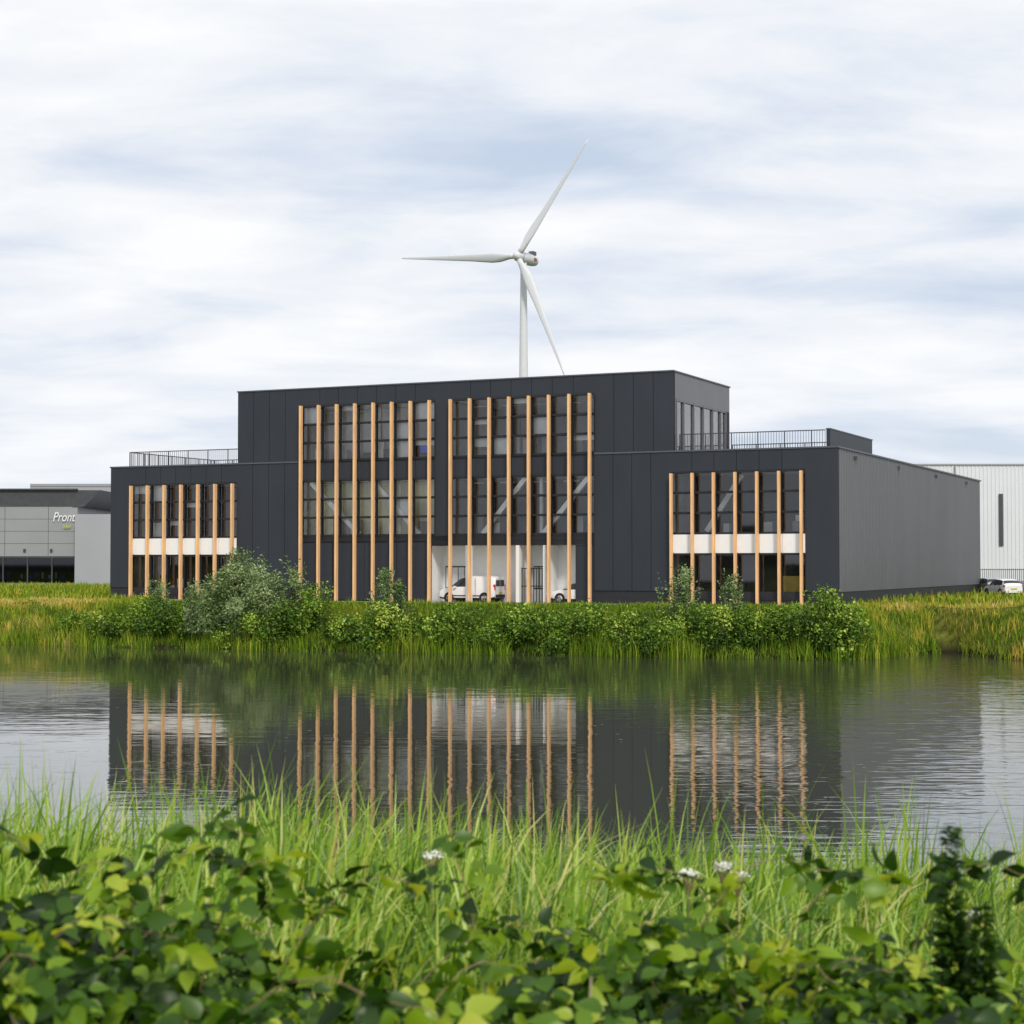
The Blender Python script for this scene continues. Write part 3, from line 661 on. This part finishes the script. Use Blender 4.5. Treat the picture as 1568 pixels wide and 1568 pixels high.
for (x0,y0,ht,a,L) in ((-1.25,4.6,1.02,.2,.6),(-.95,4.5,1.0,2.9,.5),(-1.05,4.4,.99,.1,.35),(-.9,4.4,.95,.1,.35),(-1.5,4.5,.92,.3,.6),(.2,4.7,.90,.2,.7),(.0,4.7,.93,2.8,.25),(.45,4.6,.88,.1,.6),(.9,4.7,.88,3.0,.7),(.8,4.6,.91,.1,.6),(1.2,4.6,.85,.3,.5)):
    cane(x0,y0,a,L,ht)
lx,ly,lz=map(np.array,(lx,ly,lz)); nl=len(lx)
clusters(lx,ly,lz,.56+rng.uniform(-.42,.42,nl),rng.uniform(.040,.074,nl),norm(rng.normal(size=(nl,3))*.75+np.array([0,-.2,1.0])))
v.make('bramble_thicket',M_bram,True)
def tubes(name,paths,mat,r0=.004,r1=.0015,ns=5):
    V=[];F_=[]
    for pth in paths:
        m=len(pth); b0=len(V)
        for i,p in enumerate(pth):
            r_=r0+(r1-r0)*i/(m-1)
            for k in range(ns):
                a=2*math.pi*k/ns; V.append((p[0]+r_*math.cos(a),p[1]+r_*math.sin(a)*.7,p[2]+r_*math.sin(a)*.7))
        for i in range(m-1):
            for k in range(ns): F_.append([b0+i*ns+k,b0+i*ns+(k+1)%ns,b0+(i+1)*ns+(k+1)%ns,b0+(i+1)*ns+k])
    return quadmesh(name,V,F_,mat,None,None,True)
tubes('bramble_canes',paths,M_stem,.0032,.0016)
paths=[]
for (x0,y0,dx_,h_) in ((-.74,3.05,.06,.80),(-.71,3.05,.015,.76),(-.64,3.0,.03,.79),(-.80,2.95,.05,.68),(-.60,3.0,.05,.70),(-.22,3.4,.03,.72),(.15,3.9,.02,.80),(-.45,3.0,.08,.66)):
    paths.append([(x0+dx_*t_*t_,y0-.1*t_,1.0+h_*t_) for t_ in np.linspace(0,1,9)])
tubes('dry_stalks',paths,M_dry,.0045,.0028)

def umbel(x,y,ztop,R):
    e=empty('cow_parsley',(x,y,float(ground(x,y)))); H=ztop-float(ground(x,y))
    tb=tubes('stem',[[(0,0,H*t_*.93) for t_ in np.linspace(0,1,5)]]+[[(0,0,H*.9),(R*.5*math.cos(a),R*.5*math.sin(a),H*.97),(R*.9*math.cos(a),R*.9*math.sin(a),H)] for a in np.linspace(0,6,9)],M_stem,.004,.002); tb.parent=e
    q=110; rr=R*np.sqrt(rng.uniform(0,1,q)); aa=rng.uniform(0,6.28,q)
    Pq=np.stack([rr*np.cos(aa),rr*np.sin(aa),H+.01-.25*rr**2/R+rng.uniform(-.006,.006,q)],1)
    Vv,Ff,_=leaves(Pq,rng.normal(size=(q,3)),norm(rng.normal(size=(q,3))*.3+np.array([0,0,1])),np.full(q,.012),np.full(q,.011)); quadmesh('flower_head',Vv,Ff,M_flow,e)
for (x,y,z,R) in ((-.30,6.6,1.60,.05),(.62,6.2,1.60,.035),(.72,6.0,1.66,.03),(.78,6.1,1.61,.035),(1.6,6.2,1.46,.04)): umbel(x,y,z,R)

def weed(x,y,zt):
    z0=float(ground(x,y)); V=Veg(); H=zt-z0; n=420
    tq=rng.uniform(.35,1,n)**.8; r_=.030*(1.15-tq)+.008
    a=rng.uniform(0,6.28,n)
    P=np.stack([x+r_*np.cos(a)*.6,y+r_*np.sin(a)*.6,z0+H*tq],1)
    D_=np.stack([np.cos(a),np.sin(a),rng.uniform(-.1,.9,n)],1); L=.065*(1.2-tq)+.010
    V.add(leaves(P,D_,norm(rng.normal(size=(n,3))*.3+np.array([0,-.3,1])),L,L*.5,'full',.3),rng.uniform(.1,.55,n))
    V.add(blades(np.array([[x,y,z0]]),np.array([H]),np.array([.012]),np.array([0.]),np.array([.02]),5),np.array([.2]))
    V.make('nettle_plant',M_bram,True)
weed(1.12,4.5,2.02); weed(1.17,4.4,1.84)

n=900; x=rng.uniform(-30,28,n); y=rng.uniform(32,88,n); k2=(vnoise(x,y,.22,4)+.5*vnoise(x,y,.6,1)>.25); x=x[k2];y=y[k2];n=len(x)
a=rng.uniform(0,6.28,n); P=np.stack([x,y,np.full(n,WATER+.006)],1)
Vv,Ff,_=leaves(P,np.stack([np.cos(a),np.sin(a)*.3,0*a],1),np.tile(np.array([[0,0,1.]]),(n,1)),rng.uniform(.06,.2,n),rng.uniform(.03,.08,n))
Vv[:,2]=WATER+.006; quadmesh('floating_leaves',Vv,Ff,pmat('floating_debris',(.35,.36,.30),.6))

# ------------------------------------------------------------ world & sun
w=bpy.data.worlds.new('World'); sc.world=w; w.use_nodes=True; t=w.node_tree; t.nodes.clear()
sky=N(t,'ShaderNodeTexSky',sky_type='NISHITA'); sky.sun_disc=False; sky.sun_elevation=math.radians(40); sky.sun_rotation=math.radians(165)
tc=N(t,'ShaderNodeTexCoord'); sp=N(t,'ShaderNodeSeparateXYZ'); t.links.new(tc.outputs['Generated'],sp.inputs[0])
def M(op,a,b=None,c=None,clamp=False):
    m=N(t,'ShaderNodeMath',operation=op); m.use_clamp=clamp
    for i,q in enumerate((a,b,c)):
        if q is None: continue
        if hasattr(q,'is_output'): t.links.new(q,m.inputs[i])
        else: m.inputs[i].default_value=q
    return m.outputs[0]
zz=M('ADD',M('MAXIMUM',sp.outputs[2],0.0),.15)
cx=M('DIVIDE',sp.outputs[0],zz); cy=M('DIVIDE',sp.outputs[1],zz)
cb=N(t,'ShaderNodeCombineXYZ'); t.links.new(cx,cb.inputs[0]); t.links.new(cy,cb.inputs[1])
def cn(scale,mp,detail,rough,loc=(0,0,0),dist=.3):
    m=N(t,'ShaderNodeMapping'); m.inputs['Scale'].default_value=mp; m.inputs['Location'].default_value=loc
    t.links.new(cb.outputs[0],m.inputs[0]); n_=N(t,'ShaderNodeTexNoise'); n_.inputs['Scale'].default_value=scale; n_.inputs['Detail'].default_value=detail
    n_.inputs['Roughness'].default_value=rough; n_.inputs['Distortion'].default_value=dist; t.links.new(m.outputs[0],n_.inputs['Vector']); return n_.outputs[0]
nA=cn(1.0,(.9,1.5,1),3,.45,(3.1,1.7,0),.25); nB=cn(1.0,(2.2,3.2,1),6,.58,(7,2,0),.3)
mixn=M('ADD',M('MULTIPLY',nA,.62),M('MULTIPLY',nB,.38))
cloud=ramp(t,mixn,[(.38,(5.9,6.85,8.3)),(.45,(7.2,7.85,8.95)),(.51,(8.6,8.95,9.5)),(.60,(9.9,10.0,10.1))])
hz=M('MULTIPLY',M('SUBTRACT',1.0,M('DIVIDE',sp.outputs[2],.20,clamp=True)),.45,clamp=True)
cloud=mixrgb(t,cloud,(8.7,9.15,9.8),hz)
cov=ramp(t,nA,[(.28,(.88,.88,.88)),(.42,(1,1,1))])
colr=mixrgb(t,sky.outputs[0],cloud,cov)
bg=N(t,'ShaderNodeBackground'); bg.inputs[1].default_value=.1; t.links.new(colr,bg.inputs[0])
o=N(t,'ShaderNodeOutputWorld'); t.links.new(bg.outputs[0],o.inputs[0])
ld=bpy.data.lights.new('sun','SUN'); ld.energy=2.2; ld.angle=math.radians(10); ld.color=(1,.95,.86)
so=link(bpy.data.objects.new('sun',ld)); r_=math.radians(165); el=math.radians(40)
d=Vector((math.sin(r_)*math.cos(el),math.cos(r_)*math.cos(el),math.sin(el))); so.rotation_euler=d.to_track_quat('Z','Y').to_euler()

cam=bpy.data.cameras.new('camera'); co=link(bpy.data.objects.new('camera',cam)); co.location=(0,0,EYE)
co.rotation_euler=(math.radians(90+1.705),0,0); cam.lens=61.69; cam.sensor_width=36; cam.clip_end=20000; cam.clip_start=.1
cam.dof.use_dof=True; cam.dof.focus_distance=118; cam.dof.aperture_fstop=6.3
sc.camera=co
